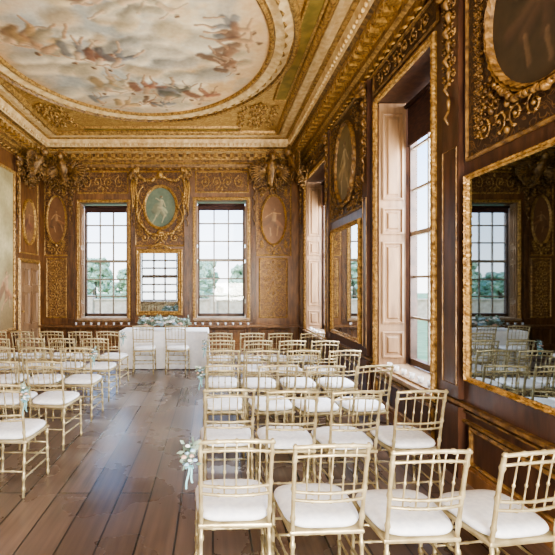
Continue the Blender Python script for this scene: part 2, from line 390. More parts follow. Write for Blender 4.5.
# ---------------- windows
NW=[0]
def window(mp,u0,u1,v0,v1,dep=-.36,cols=3,rows=3,blind=.25,fm='gold',shutters=True,mw=.014):
    NW[0]+=1
    bm=bmesh.new(); f=.048
    a0,a1,b0,b1=u0+.045,u1-.045,v0+.03,v1-.04
    for (x0,x1,y0,y1) in ((a0,a0+f,b0,b1),(a1-f,a1,b0,b1),(a0,a1,b0,b0+.08),(a0,a1,b1-f,b1)): boxm(bm,mp,x0,x1,y0,y1,dep-.06,dep+.03,1)
    mz=(b0+b1)/2; boxm(bm,mp,a0+f,a1-f,mz-mw*2,mz+mw*2,dep-.04,dep+.02,0)
    for i in range(1,cols):
        u=a0+f+(a1-a0-2*f)*i/cols; boxm(bm,mp,u-mw,u+mw,b0+.08,b1-f,dep-.03,dep+.01,0)
    for (s0,s1) in ((b0+.08,mz-.03),(mz+.03,b1-f)):
        for j in range(1,rows):
            v=s0+(s1-s0)*j/rows; boxm(bm,mp,a0+f,a1-f,v-mw,v+mw,dep-.028,dep+.008,0)
    w=mk('window_%d'%NW[0],bm,['sash','sashd'],kind='structure',label='tall multi-pane wooden sash window in deep reveal',category='window')
    bm=bmesh.new(); vs=[bm.verts.new(mp(*p)) for p in ((a0+f,b0+.08,dep-.01),(a1-f,b0+.08,dep-.01),(a1-f,b1-f,dep-.01),(a0+f,b1-f,dep-.01))]; bm.faces.new(vs)
    mk('glass',bm,'glass',parent=w)
    if blind:
        bm=bmesh.new(); boxm(bm,mp,a0+.01,a1-.01,b1-blind,b1,dep+.035,dep+.05)
        tube(bm,[(a0+.01,b1-.03,dep+.07),(a1-.01,b1-.03,dep+.07)],.03,8,mp); tube(bm,[(a0+.01,b1-blind,dep+.045),(a1-.01,b1-blind,dep+.045)],.014,6,mp)
        mk('blind',bm,'blind',parent=w)
    if shutters:
        for side in (0,1):
            bm=bmesh.new(); e=u0 if side==0 else u1; sg=1 if side==0 else -1
            sm=lambda a,b_,c,e=e,sg=sg: mp(e+sg*c,b_,a)
            boxm(bm,sm,dep+.06,-.01,v0+.005,v1-.01,.002,.03)
            H=v1-v0
            for (q0,q1) in ((.03,.13),(.16,.47),(.50,.60),(.63,.96)):
                r0,r1=dep+.10,-.05
                sweep(bm,sm,rectpath(r0,r1,v0+q0*H,v0+q1*H),[(0,.03),(0,.05),(-.02,.055),(-.035,.032),(-.06,.032),(-.08,.05)])
                boxm(bm,sm,r0+.08,r1-.08,v0+q0*H+.08,v0+q1*H-.08,.03,.05)
            mk('shutter',bm,'shut',parent=w)
    bm=bmesh.new(); boxm(bm,mp,u0-.06,u1+.06,v0-.035,v0-.001,0,.07); boxm(bm,mp,u0+.001,u1-.001,v0,v0+.02,dep+.03,0)
    boxm(bm,mp,u0-.04,u1+.04,v0-.06,v0-.035,0,.045)
    mk('sill',bm,'sill',parent=w)
    NT[0]+=1
    bm=bmesh.new()
    sweep(bm,mp,rectpath(u0,u1,v0,v1,.02),[(0,0),(.0,.02),(.012,.035),(.03,.03),(.045,.045),(.065,.04),(.075,.02),(.075,0)],carve=.005,freq=110)
    mk('trim_%d'%NT[0],bm,fm,kind='structure',label='carved gilt window surround',category='frame')
window(mfar,*WF[0],dep=-.3,blind=.16,mw=.017);window(mfar,*WF[1],dep=-.3,blind=.16,mw=.017)
for i,w in enumerate(WR): window(mright,*w,rows=3,dep=-.43,blind=(.55 if i<3 else .3))
for w in WB: window(mback,*w,blind=0,shutters=False,mw=.045)
# ---------------- wall panelling
def frame(bm,mp,u0,u1,v0,v1,w=.035,d=.03,step=None,carve=0):
    sweep(bm,mp,rectpath(u0,u1,v0,v1,step),[(0,0),(0,d*.6),(w*.35,d),(w*.7,d*.7),(w,d*.5),(w,0)],carve=carve,freq=90)
def goldpanels(mp,lst,label,mat='gold'):
    bm=bmesh.new()
    for p in lst: frame(bm,mp,*p)
    trim(bm,mat,label,'moulding')
def inset(mp,lst,mat,label):
    bm=bmesh.new()
    for (a,b2,c,e) in lst: boxm(bm,mp,a,b2,c,e,0,.008)
    trim(bm,mat,label,'panel')
LB=[(-4.2,-3.74,.85,2.3),(1.2,1.86,.85,2.3)]
inset(mfar,LB,'filf','arabesque painted wall panels')
inset(mfar,[(-3.4,-2.18,4.0,4.5),(-.42,.87,4.02,4.5)],'fil','carved panels over the windows')
inset(mfar,[(-1.95,-.75,2.66,4.5)],'fil','carved overmantel panel behind medallion')
inset(mfar,[(-4.25,-3.68,2.42,4.4),(1.12,1.95,2.42,4.4)],'fil','gilt carved panels around oval paintings')
goldpanels(mfar,LB+[(-3.4,-2.18,4.0,4.5),(-.42,.87,4.02,4.5),(-1.95,-.75,2.66,4.5),(-4.25,-3.68,2.42,4.4),(1.12,1.95,2.42,4.4)],'thin gilt frames on wall panels')
goldpanels(mfar,[(-4.2,-3.7,.16,.52),(-3.35,-2.25,.16,.52),(-1.9,-.8,.16,.52),(-.4,.8,.16,.52),(1.2,1.9,.16,.52)],'raised dado panel mouldings','panel')
bm=bmesh.new()
for (a,b2,c,e) in LB: scrolls(bm,mfar,(a+b2)/2,(c+e)/2,(b2-a)-.08,(e-c)-.1,.010,.015)
scrolls(bm,mfar,-2.79,4.25,1.1,.36,.014,.02); scrolls(bm,mfar,.225,4.26,1.15,.36,.014,.02)
scrolls(bm,mfar,-1.35,2.85,1.0,.28,.018,.03)
for s in (-1,1):
    scrolls(bm,mfar,-1.35+s*.50,3.15,.2,.5,.009,.015)
for cu in (-3.97,1.54):
    scrolls(bm,mfar,cu,4.22,.5,.26,.016,.03); scrolls(bm,mfar,cu,2.55,.5,.2,.014,.02)
    w_=.18 if cu<0 else .3
    for s in(-1,1): scrolls(bm,mfar,cu+s*w_,4.0,.12,.2,.008,.015); scrolls(bm,mfar,cu+s*w_,2.68,.12,.16,.008,.015)
trim(bm,'gold','gilt scrolling leaf carving on panels','ornament')
# crest over centre mirror
bm=bmesh.new(); scrolls(bm,mfar,-1.36,2.6,.5,.1,.012,.05)
tube(bm,[(-1.66,2.57,.05),(-1.5,2.64,.06),(-1.36,2.69,.07),(-1.22,2.64,.06),(-1.06,2.57,.05)],[.01,.022,.03,.022,.01],6,mfar)
trim(bm,'gold','carved gilt crest above mirror','ornament')
# swags round centre medallion
bm=bmesh.new(); rr=random.Random(8)
def garland(bm,mp,pts,r,rr):
    for k in range(len(pts)-1):
        p=Vector(pts[k]);q=Vector(pts[k+1]); n=max(2,int((q-p).length/(r*.9)))
        for i in range(n):
            c=p.lerp(q,i/n); ball(bm,(c.x+rr.uniform(-.3,.3)*r,c.y+rr.uniform(-.3,.3)*r,c.z+rr.uniform(0,.3)*r),r*rr.uniform(.6,1.1),mp,nu=7,nv=4)
cu=-1.33
for s in(-1,1):
    top=[(cu,4.42,.1),(cu+s*.2,4.28,.12),(cu+s*.4,4.28,.12),(cu+s*.56,4.42,.1)]
    garland(bm,mfar,top,.05,rr)
    garland(bm,mfar,[(cu+s*.56,4.42,.1),(cu+s*.62,4.1,.08),(cu+s*.58,3.7,.08),(cu+s*.6,3.4,.06)],.042,rr)
    garland(bm,mfar,[(cu+s*.5,3.2,.06),(cu+s*.3,2.95,.08),(cu,2.9,.1)],.042,rr)
    for k in range(5):
        a=.2+k*.35; tube(bm,[(cu+s*.56,4.42,.08),(cu+s*(.56+.12*math.cos(a)),4.42+.14*math.sin(a),.14),(cu+s*(.56+.24*math.cos(a)),4.42+.22*math.sin(a),.1)],[.02,.04,.01],6,mfar)
    for k in range(3):
        x=cu+s*(.6+.05*k); tube(bm,[(x,4.36,.07),(x+s*.03,4.1,.09),(x-s*.01,3.85-.1*k,.07),(x+s*.01,3.7-.12*k,.05)],[.02,.034,.028,.008],6,mfar)
    for (v0_,v1_,sg) in ((3.12,3.6,1),(3.64,4.12,-1)):
        pts=[]
        for t in range(15):
            q=t/14; an=q*math.pi; pts.append((cu+s*(.47+.09*math.sin(an)),v0_+(v1_-v0_)*q,.06))
        tube(bm,pts,[.012+.014*math.sin(math.pi*t/14) for t in range(15)],6,mfar)
        for vv in (v0_,v1_): ball(bm,(cu+s*.46,vv,.07),.035,mfar,nu=7,nv=4)
ball(bm,(cu,4.42,.12),.09,mfar,sc=(1,1.2,1)); ball(bm,(cu,2.96,.1),.07,mfar,sc=(1.4,1,1))
trim(bm,'gold','carved gilt fruit and drapery swags around medallion','ornament')
def pil(mp,lst,mat='wallr'):
    bm=bmesh.new(); g=bmesh.new()
    for (a,b2) in lst:
        boxm(bm,mp,a,b2,.68,4.55,0,.05); boxm(bm,mp,a-.03,b2+.03,.0,.62,0,.07)
        c=(a+b2)/2
        for k in range(9):
            v=4.3-k*.13; tube(g,[(c,v,.06),(c+.03*(-1)**k,v-.06,.08),(c,v-.13,.06)],[.012,.036-.0025*k,.010],6,mp)
        if b2-a>.15: scrolls(g,mp,c,3.95,(b2-a)-.02,.9,.009,.055)
        for k in range(7): ball(g,(c+R.uniform(-.08,.08),4.4+R.uniform(-.1,.1),.1),.045,mp,nu=7,nv=4)
        for s in(-1,1):
            for k in range(4):
                an=.1+k*.4; tube(g,[(c,4.36,.08),(c+s*.08*math.cos(an),4.36+.1*math.sin(an),.15),(c+s*.16*math.cos(an),4.36+.18*math.sin(an),.12)],[.015,.03,.006],6,mp)
        frame(g,mp,a+.03,b2-.03,.8,2.9,.012,.06)
    trim(bm,mat,'dark brown wall pilasters','pilaster'); trim(g,'golddk','carved gilt drops on pilasters','ornament')
pil(mfar,[(-3.67,-3.5),(-2.06,-1.97),(-.73,-.57),(.99,1.1)],'pilf')
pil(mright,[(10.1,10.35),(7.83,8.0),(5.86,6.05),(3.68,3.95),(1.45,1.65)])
pil(mleft,[(9.27,9.36)],'pilf')
for mp,a,b2 in ((mfar,XL,XR),(mright,0.,YF),(mleft,6.,YF)):
    bm=bmesh.new(); frame(bm,mp,a+.05,b2-.05,4.55,4.6,.02,.03)
    n=int((b2-a)/.16)
    for i in range(n):
        u=a+(i+.5)*(b2-a)/n; tube(bm,[(u-.06,4.575,.02),(u,4.60,.05),(u+.06,4.575,.02)],[.012,.03,.01],5,mp)
    trim(bm,'gold','narrow gilt frieze moulding','moulding')
nb={'far':(mfar,XL,XR),'right':(mright,YB,YF),'left':(mleft,YB,YF)}
for k,(mp,a,b2) in nb.items():
    bm=bmesh.new(); boxm(bm,mp,a,b2,0,.12,0,.04); boxm(bm,mp,a,b2,.12,.15,0,.025)
    mk('baseboard_'+k,bm,'panel',kind='structure',label='brown wooden skirting board',category='baseboard')
bm=bmesh.new(); boxm(bm,mfar,XL,XR,.60,.64,0,.16); boxm(bm,mfar,XL,XR,.56,.60,0,.1)
trim(bm,'panel','projecting wooden dado ledge','ledge')
bm=bmesh.new(); boxm(bm,mright,YB,YF,.50,.52,0,.04)
for a,b2 in ((5.75,8.05),(1.4,4.1)): boxm(bm,mright,a,b2,.63,.66,0,.05); boxm(bm,mright,a,b2,.585,.60,0,.03)
trim(bm,'golddk','gilt dado rail moulding','moulding')
goldpanels(mright,[(1.8,3.55,.18,.44),(4.2,5.6,.18,.44),(6.2,7.7,.18,.44),(8.2,9.9,.18,.44)],'gilt edged dado panels','golddk')
inset(mright,[(6.1,7.8,2.85,4.5),(1.8,3.6,2.78,4.5)],'filr','carved dark panels around oval paintings')
inset(mright,[(4.1,5.7,4.27,4.5),(8.05,10.05,4.27,4.5)],'filr','carved panels over the windows')
goldpanels(mright,[(6.1,7.8,2.85,4.5),(1.8,3.6,2.78,4.5),(4.1,5.7,4.27,4.5),(8.05,10.05,4.27,4.5)],'gilt panel frames','golddk')
bm=bmesh.new()
for c in (6.95,2.7):
    for s in(-1,1):
        scrolls(bm,mright,c+s*.76,3.65,.14,1.5,.007,.012); scrolls(bm,mright,c+s*.5,4.37,.5,.2,.010,.015); scrolls(bm,mright,c+s*.42,2.93,.7,.2,.010,.015)
        scrolls(bm,mright,c+s*.60,3.17,.26,.26,.010,.015,cell=.13); scrolls(bm,mright,c+s*.60,4.15,.24,.24,.010,.015,cell=.12)
        garland(bm,mright,[(c,2.98,.05),(c+s*.3,3.02,.05),(c+s*.52,3.22,.05)],.03,rr)
scrolls(bm,mright,4.9,4.38,1.4,.2,.012,.02);scrolls(bm,mright,9.05,4.38,1.6,.2,.012,.02)
trim(bm,'golddk','gilt scrolling leaf carving on panels','ornament')
# corner trophies
for mp,cu in ((mfar,-3.72),(mfar,1.45),(mright,9.9),(mleft,9.9)):
    bm=bmesh.new(); rr=random.Random(int(cu*10)); K=1.3
    tube(bm,[(cu,4.05,.05),(cu,4.25,.11),(cu,4.45,.19),(cu,4.62,.28),(cu,4.72,.3)],[.05,.09,.13,.15,.1],10,mp)
    ball(bm,(cu,4.80,.42),.105,mp,sc=(.85,1.15,1)); ball(bm,(cu,4.785,.52),.018,mp); tube(bm,[(cu,4.56,.3),(cu,4.72,.4)],[.1,.05],8,mp)
    for s in(-1,1):
        ball(bm,(cu+s*.03,4.82,.51),.013,mp)
        for k in range(4): ball(bm,(cu+s*(.03+.03*k),4.92-.03*k,.41),.038,mp,nu=7,nv=4)
        ball(bm,(cu+s*.14,4.60,.3),.065,mp); tube(bm,[(cu+s*.14,4.6,.3),(cu+s*.26,4.52,.34),(cu+s*.32,4.64,.36)],[.05,.04,.025],7,mp)
        for k in range(13):
            a=-.75+k*.19; L=(.44-.014*abs(k-6))*K
            p=Vector((cu+s*.08,4.42,.18)); q=p+Vector((s*L*math.cos(a),L*math.sin(a)*.8,.08)); mm=(p+q)/2+Vector((0,.03,.08))
            tube(bm,[p,mm,p.lerp(q,.8)+Vector((0,0,.03)),q],[.014,.027,.022,.004],6,mp,flat=.7)
            for f_ in (.35,.5,.65,.8):
                c=p.lerp(q,f_); n_=Vector((-(q-p).y,(q-p).x,0)).normalized()
                for g_ in(-1,1): tube(bm,[c,c+n_*g_*.035+(q-p)*.05+Vector((0,0,.03)),c+n_*g_*.052+(q-p)*.11],[.008,.015,.002],5,mp)
        for (ox,oy,rr_) in ((.36,4.2,.16),(.2,4.02,.1)):
            pts=[(cu+s*(ox+rr_*(1-t/14)*math.cos(t*.75)),oy+rr_*(1-t/14)*math.sin(t*.75),.08) for t in range(14)]
            tube(bm,pts,[.024*(1-t/24) for t in range(14)],6,mp)
    for k in range(60): ball(bm,(cu+rr.gauss(0,.18),4.28+rr.uniform(-.28,.2),.08+rr.uniform(0,.12)),rr.uniform(.02,.04),mp,nu=7,nv=4)
    garland(bm,mp,[(cu,4.1,.08),(cu+.03,3.92,.06)],.035,rr)
    trim(bm,'golddk','sculpted gilt corner bracket with bust and leaves','ornament')
def oval(mp,cu,cv,a,b2,bg1,bg2,skin,cloth,label,fw=.08,seed=1,frm='gold'):
    p0=mp(cu,cv-b2,0); root=empty('oval_painting',p0,label=label,category='painting')
    bm=bmesh.new(); sweep(bm,mp,ellpath(cu,cv,a,b2,96),[(-.01,.015),(0,.045),(fw*.3,.065),(fw*.5,.04),(fw*.8,.06),(fw,.035),(fw,.0)],carve=.006,freq=60)
    mk('frame',bm,frm,parent=root)
    rr=random.Random(seed); f=lambda U,V: mixc(C(*bg1),C(*bg2),np.clip(fbm(U*4,V*4,seed)*1.3-.15,0,1))
    s=figure(cu,cv,min(a*1.5,b2*.85),rr.uniform(-.15,.15),cloth,rr,skin=skin)
    painting('canvas',mp,'oval',cu-a,cu+a,cv-b2,cv+b2,90,120,f,s,parent=root,d=.02,warp=.015,soft=.5,alpha=.8)
oval(mfar,-1.33,3.62,.38,.50,(82,98,84),(114,124,100),(196,184,144),(160,158,124),'blue-green oval painting of a pale draped figure in gilt frame',seed=4,fw=.07)
oval(mfar,-3.965,3.3,.22,.58,(98,66,40),(132,92,56),(188,146,98),(140,98,62),'narrow brown oval painting of a standing figure',seed=6,fw=.045)
oval(mfar,1.535,3.3,.29,.60,(98,66,40),(132,92,56),(188,146,98),(134,96,66),'brown oval painting of a standing figure in gilt frame',seed=9,fw=.05)
oval(mright,6.95,3.68,.46,.62,(98,86,58),(134,118,82),(206,188,148),(168,148,110),'brown oval painting of a pale draped figure in gilt frame',seed=12,frm='golddk',fw=.06)
oval(mright,2.72,3.66,.56,.62,(46,38,26),(74,58,40),(112,88,64),(74,56,42),'dark oval painting in carved gilt frame above large mirror',seed=15,frm='golddk',fw=.055)
oval(mleft,10.0,3.15,.3,.5,(110,76,46),(136,100,62),(170,126,88),(120,74,54),'small oval overdoor painting in gilt frame',seed=18,fw=.05)
def mirror(mp,u0,u1,v0,v1,fw,label,gm='mirror',fm='gold'):
    root=empty('wall_mirror',mp((u0+u1)/2,v0,0),label=label,category='mirror')
    bm=bmesh.new(); sweep(bm,mp,rectpath(u0+fw,u1-fw,v0+fw,v1-fw,.015),[(0,.02),(0,.035),(fw*.2,.05),(fw*.45,.04),(fw*.75,.062),(fw,.045),(fw,.002)],carve=.005,freq=120)
    mk('frame',bm,fm,parent=root,label='carved gilt frame')
    bm=bmesh.new(); boxm(bm,mp,u0+fw-.005,u1-fw+.005,v0+fw-.005,v1-fw+.005,.012,.026)
    mk('glass',bm,gm,parent=root,label='reflective mirror glass')
mirror(mfar,-1.95,-.77,.88,2.56,.11,'rectangular wall mirror in carved gilt frame behind table')
mirror(mright,6.2,7.7,.8,2.66,.07,'tall pier mirror in carved gilt frame between windows')
mirror(mright,1.7,3.60,.86,2.62,.042,'very large dark wall mirror in carved gilt frame','mirrord')
root=empty('wall_painting',(XL,8.2,.5),label='tall pale landscape wall painting in gilt frame',category='painting')
bm=bmesh.new(); sweep(bm,mleft,rectpath(7.0,9.2,.72,4.1,.05),[(0,.01),(0,.04),(.03,.06),(.06,.04),(.08,0)],carve=.008,freq=60); mk('frame',bm,'gold',parent=root)
f=lambda U,V: mixc(mixc(C(150,136,96),C(206,192,148),np.clip(fbm(U*2,V*2,5)*1.6-.3,0,1)),C(110,84,48)*np.ones(U.shape+(3,)),np.clip((1.9-V)*.6+fbm(U*3,V*3,8)*.5,0,1)*.8)
painting('canvas',mleft,'rect',7.0,9.2,.72,4.1,90,130,f,figure(8.9,1.6,.5,0,(150,100,64),R)+figure(8.3,1.8,.6,.2,(90,90,70),R),parent=root,d=.02,soft=.5,alpha=.7)
bm=bmesh.new(); boxm(bm,mleft,9.52,10.48,.02,2.16,.0,.045)
for (a,b2) in ((9.6,9.95),(10.05,10.4)):
    for (c,e) in ((.15,.6),(.72,1.5),(1.62,2.05)):
        sweep(bm,mleft,rectpath(a,b2,c,e),[(0,.045),(0,.07),(-.025,.07),(-.045,.046)]); boxm(bm,mleft,a+.08,b2-.08,c+.08,e-.08,.045,.062)
dr=mk('door_1',bm,'shut',kind='structure',label='brown six-panel wooden door',category='door')
bm=bmesh.new(); ball(bm,(9.57,1.05,.085),.028,mleft); tube(bm,[(9.57,1.05,.04),(9.57,1.05,.085)],.012,6,mleft); mk('knob',bm,'gold',parent=dr)
bm=bmesh.new(); frame(bm,mleft,9.5,10.5,.0,2.18,.09,.07); trim(bm,'gold','moulded gilt door surround','frame')
goldpanels(mleft,[(9.55,10.5,2.42,4.2)],'gilt overdoor panel frame')
# ---------------- CHAIR
def btube(bm,p0,p1,r,rings=(),seg=8,ends=1.0):
    p0=Vector(p0);p1=Vector(p1);L=(p1-p0).length
    ts=[(0,r*ends),(1,r*ends)]
    for q in rings:
        e=.009/L
        ts+= [(q-2*e,r),(q-e,r*1.45),(q+e,r*1.45),(q+2*e,r)]
    ts=sorted(t for t in ts if 0<=t[0]<=1)
    tube(bm,[p0.lerp(p1,t) for t,_ in ts],[x for _,x in ts],seg)
def chair_proto():
    parts=[]
    root=empty('banquet_chair',(0,0,0))
    for sx in(-1,1):
        bm=bmesh.new(); btube(bm,(sx*.185,-.225,0),(sx*.178,-.185,.43),.011,(.15,.35,.62,.85)); parts.append(mk('leg',bm,'chair',parent=root,smooth=True))
        bm=bmesh.new(); btube(bm,(sx*.205,.195,0),(sx*.198,.185,.42),.011,(.06,.3,.55,.9)); parts.append(mk('leg',bm,'chair',parent=root,smooth=True))
    bm=bmesh.new()
    for sx in(-1,1):
        btube(bm,(sx*.183,-.21,.15),(sx*.203,.19,.15),.007,(.3,.7),6); btube(bm,(sx*.18,-.20,.25),(sx*.2,.188,.25),.007,(.3,.7),6)
    btube(bm,(-.2,.19,.19),(.2,.19,.19),.007,(.25,.5,.75),6); btube(bm,(-.2,.188,.29),(.2,.188,.29),.007,(.25,.5,.75),6)
    btube(bm,(-.18,-.207,.2),(.18,-.207,.2),.007,(.25,.5,.75),6)
    for sx in (-1,1): btube(bm,(sx*.1,.188,.29),(sx*.06,.188,.41),.006,(),6)
    parts.append(mk('stretcher',bm,'chair',parent=root,smooth=True))
    bm=bmesh.new()
    q=[(-.195,-.2),(.195,-.2),(.215,.205),(-.215,.205)]
    top=[bm.verts.new((x,y,.440)) for x,y in q];bot=[bm.verts.new((x,y,.416)) for x,y in q]
    bm.faces.new(top);bm.faces.new(bot[::-1])
    for i in range(4): bm.faces.new((top[i],top[(i+1)%4],bot[(i+1)%4],bot[i]))
    parts.append(mk('seat_frame',bm,'chair',parent=root,bevel=.008))
    bm=bmesh.new(); n=36; rows=[]
    prof=[(.90,.441),(.99,.449),(1.03,.464),(1.0,.479),(.93,.489),(.75,.496),(.4,.5)]
    for s,z in prof:
        row=[]
        for i in range(n):
            t=2*math.pi*i/n; c,sn=math.cos(t),math.sin(t); pw=.5
            x=math.copysign(abs(c)**pw,c)*.203*s; y=math.copysign(abs(sn)**pw,sn)*.203*s
            x*=1+.1*(y/.19)*.5; row.append(bm.verts.new((x,y+.01,z+.001)))
        rows.append(row)
    for a,b2 in zip(rows,rows[1:]):
        for i in range(n): bm.faces.new((a[i],a[(i+1)%n],b2[(i+1)%n],b2[i]))
    bm.faces.new(rows[0][::-1]); bm.faces.new(rows[-1])
    parts.append(mk('cushion',bm,'cushion',parent=root,smooth=True,label='white padded seat cushion'))
    bm=bmesh.new()
    yb=lambda z: -.186-(z-.43)*.16-(max(0,z-.7)**2)*.25
    for sx in(-1,1):
        zs=[.43+.48*i/24 for i in range(25)]
        tube(bm,[(sx*(.178+.006*(z-.43)/.48),yb(z),z) for z in zs],[.011*(1.45 if i in(4,12,20) else 1)*(.8 if i==24 else 1) for i in range(25)],8)
    for z,r in((.893,.0108),(.842,.008),(.655,.008),(.61,.008)):
        pts=[];rs=[]
        for i in range(33):
            t=i/32*2-1; ext=.196 if z>.88 else .18
            pts.append((t*ext,yb(z)-.026*(1-t*t),z+(.016*(1-t*t) if z>.7 else 0))); rs.append(r*(1.45 if i in(8,16,24) else 1))
        tube(bm,pts,rs,8)
    for x in(-.12,-.06,0,.06,.12):
        t=x/.19; of=-.026*(1-t*t); uz=.014*(1-t*t)
        tube(bm,[(x,yb(z)+of,z+(uz if z>.8 else 0)) for z in (.61,.655,.69,.73,.735,.745,.75,.79,.842,.893)],[.0046,.0046,.0046,.0046,.008,.008,.0046,.0046,.0046,.0046],6)
    parts.append(mk('backrest',bm,'chair',parent=root,smooth=True,label='spindled bamboo-style chair back'))
    return root,parts
proto,parts=chair_proto()
first=[True]
def place_chair(x,y,rot,label,group):
    if first[0]: r=proto; first[0]=False
    else:
        r=proto.copy(); COL.objects.link(r)
        for p in parts:
            c=p.copy(); c.parent=r; COL.objects.link(c)
    r.location=(x,y,0); r.rotation_euler=(0,0,rot); r['label']=label; r['category']='chair'; r['group']=group
    return r
lab='pale gold bamboo-style banquet chair with white cushion'
G1='ceremony chairs beside the windows'; G2='ceremony chairs across the aisle'
colsR=[.11,.58,1.04,1.51]; rowsR=[2.38,3.38,4.30,5.2,6.05,6.9]
aisle=[]
for i,y in enumerate(rowsR):
    for j,x in enumerate(colsR):
        xx=x+R.uniform(-.015,.015); yy=y+R.uniform(-.025,.025)-(.045*j if i==0 else .01*j); rt=.08+R.uniform(-.08,.08)
        if j==0: rt=R.uniform(-.02,.05); xx=x
        if j==0 and i in(0,2,4): aisle.append((xx-.19,yy-.26,-1)); place_chair(xx,yy,rt,'pale gold banquet chair with white cushion and aisle posy',G1)
        else: place_chair(xx,yy,rt,lab,G1)
for i,y in enumerate([3.55,4.5,5.4,6.25,7.1]):
    for j,x in enumerate([-1.68,-2.15,-2.62,-3.09,-3.55]):
        if 213+420*(x+.3)/(y+.2)<0: continue
        xx=x+R.uniform(-.012,.012); yy=y+R.uniform(-.02,.02); rt=R.uniform(-.1,.04)
        if j==0 and i in(0,2,4): aisle.append((xx+.20,yy-.27,1)); place_chair(xx,yy,rt,'pale gold banquet chair with white cushion and aisle posy',G2)
        else: place_chair(xx,yy,rt,lab,G2)
place_chair(-1.31,8.0,.08,'pale gold banquet chair drawn up to white table','chairs at the ceremony table')
place_chair(-.68,8.0,-.06,'pale gold banquet chair drawn up to white table','chairs at the ceremony table')
# ---------------- flowers
def flower_mesh(bm,c,r,rr):
    ball(bm,c,r*.45,nu=6,nv=4)
    for ring,(n,rad,up) in enumerate(((5,.5,.35),(7,.85,.05))):
        for i in range(n):
            a=2*math.pi*i/n+ring*.4
            ball(bm,(c[0]+r*rad*math.cos(a)*.7,c[1]+r*rad*math.sin(a)*.7,c[2]+r*up),r*.42,sc=(1,1,.7),nu=6,nv=4)
def leaves(bm,n,f,L,rr):
    for i in range(n):
        p=Vector(f()); dr=Vector((rr.uniform(-1,1),rr.uniform(-1,1),rr.uniform(-.6,1))).normalized(); s=dr.orthogonal().normalized()
        l_=L*rr.uniform(.6,1.2); w=l_*.22
        a=bm.verts.new(p);b2=bm.verts.new(p+dr*l_*.5+s*w);c=bm.verts.new(p+dr*l_);d=bm.verts.new(p+dr*l_*.5-s*w)
        bm.faces.new((a,b2,c,d))
for k,(x,y,sd) in enumerate(aisle):
    rr=random.Random(k+50); z=.85; cx=x+sd*.036; cy=y-.045
    root=empty('aisle_posy',(cx,cy,.75),label='small posy of ivory and blush flowers with pale blue ribbon',category='flowers',group='aisle chair posies')
    bm=bmesh.new(); leaves(bm,60,lambda:(cx+rr.uniform(-.025,.025),cy+rr.uniform(-.015,.02),z+rr.uniform(-.06,.05)),.045,rr); mk('foliage',bm,'leaf',parent=root,kind='stuff')
    for i in range(8):
        a=i*2.4; q=.012+.004*i
        bm=bmesh.new(); flower_mesh(bm,(cx+q*math.cos(a),cy-.02+rr.uniform(-.01,.005),z+q*1.3*math.sin(a)),rr.uniform(.011,.017),rr); mk('flower',bm,('petalp','petalb','petal','petalb')[i%4],parent=root)
    bm=bmesh.new()
    for s,Lr in((-1,.12),(1,.09)):
        pts=[(cx+s*.003+s*.012*t+.004*math.sin(t*6),cy-.012,z-.05-t*Lr) for t in [q/8 for q in range(9)]]
        for a,b2 in zip(pts,pts[1:]):
            bm.faces.new([bm.verts.new(p) for p in ((a[0]-.0045,a[1],a[2]),(a[0]+.0045,a[1],a[2]),(b2[0]+.0045,b2[1],b2[2]),(b2[0]-.0045,b2[1],b2[2]))])
        tube(bm,[(cx,cy-.02,z-.055),(cx+s*.016,cy-.024,z-.048),(cx+s*.02,cy-.02,z-.064),(cx,cy-.02,z-.055)],[.002,.004,.004,.002],5)
    mk('ribbon',bm,'ribbon',parent=root)
# ---------------- table
TX0,TX1,TY0,TY1,TZ=-1.85,-.1,8.28,8.98,.745
root=empty('table',((TX0+TX1)/2,(TY0+TY1)/2,0),label='rectangular table hidden under white linen cloth',category='table')
bm=bmesh.new(); boxm(bm,mid,TX0+.02,TX1-.02,TY0+.02,TY1-.02,TZ-.03,TZ-.002); mk('tabletop',bm,'panel',parent=root)
for x in(TX0+.1,TX1-.1):
    for y in(TY0+.1,TY1-.1):
        bm=bmesh.new(); tube(bm,[(x,y,0),(x,y,TZ-.03)],[.02,.028],8); mk('leg',bm,'panel',parent=root)
bm=bmesh.new(); per=[]; ns=(70,28,70,28); cs=[(TX0,TY0),(TX1,TY0),(TX1,TY1),(TX0,TY1)]
nr=[(0,-1),(1,0),(0,1),(-1,0)]
s=0
for i in range(4):
    a=cs[i];b2=cs[(i+1)%4]
    for k in range(ns[i]):
        t=k/ns[i]; x=a[0]+(b2[0]-a[0])*t; y=a[1]+(b2[1]-a[1])*t
        n1=nr[i]; 
        if k==0: n0=nr[i-1]; nn=((n0[0]+n1[0]),(n0[1]+n1[1]))
        else: nn=n1
        per.append((x,y,nn[0],nn[1],s)); s+=.025
rows=[]
for (h,am,of) in ((TZ+.004,0,0),(TZ-.02,.002,.008),(.5,.008,.014),(.25,.014,.02),(.012,.02,.028)):
    rows.append([bm.verts.new((x+nx*(of+am*math.sin(q*22+math.sin(q*5)*2)),y+ny*(of+am*math.sin(q*22+math.sin(q*5)*2)),h)) for (x,y,nx,ny,q) in per])
N=len(per)
for a,b2 in zip(rows,rows[1:]):
    for i in range(N): bm.faces.new((a[i],a[(i+1)%N],b2[(i+1)%N],b2[i])).smooth=True
bm.faces.new(rows[0])
mk('tablecloth',bm,'cloth',label='white floor-length linen tablecloth draped over table',category='tablecloth')
rr=random.Random(5); z0=TZ+.006
root=empty('floral_runner',(-1.0,8.62,z0),label='long low arrangement of ivory flowers and eucalyptus on table',category='flowers')
bm=bmesh.new(); leaves(bm,520,lambda:(-1.0+rr.uniform(-.52,.52),8.6+rr.uniform(-.12,.12),z0+.04+rr.uniform(0,.15)),.09,rr)
bmesh.ops.translate(bm,verts=bm.verts,vec=(0,0,.04)); mk('foliage',bm,'leaf',parent=root,kind='stuff')
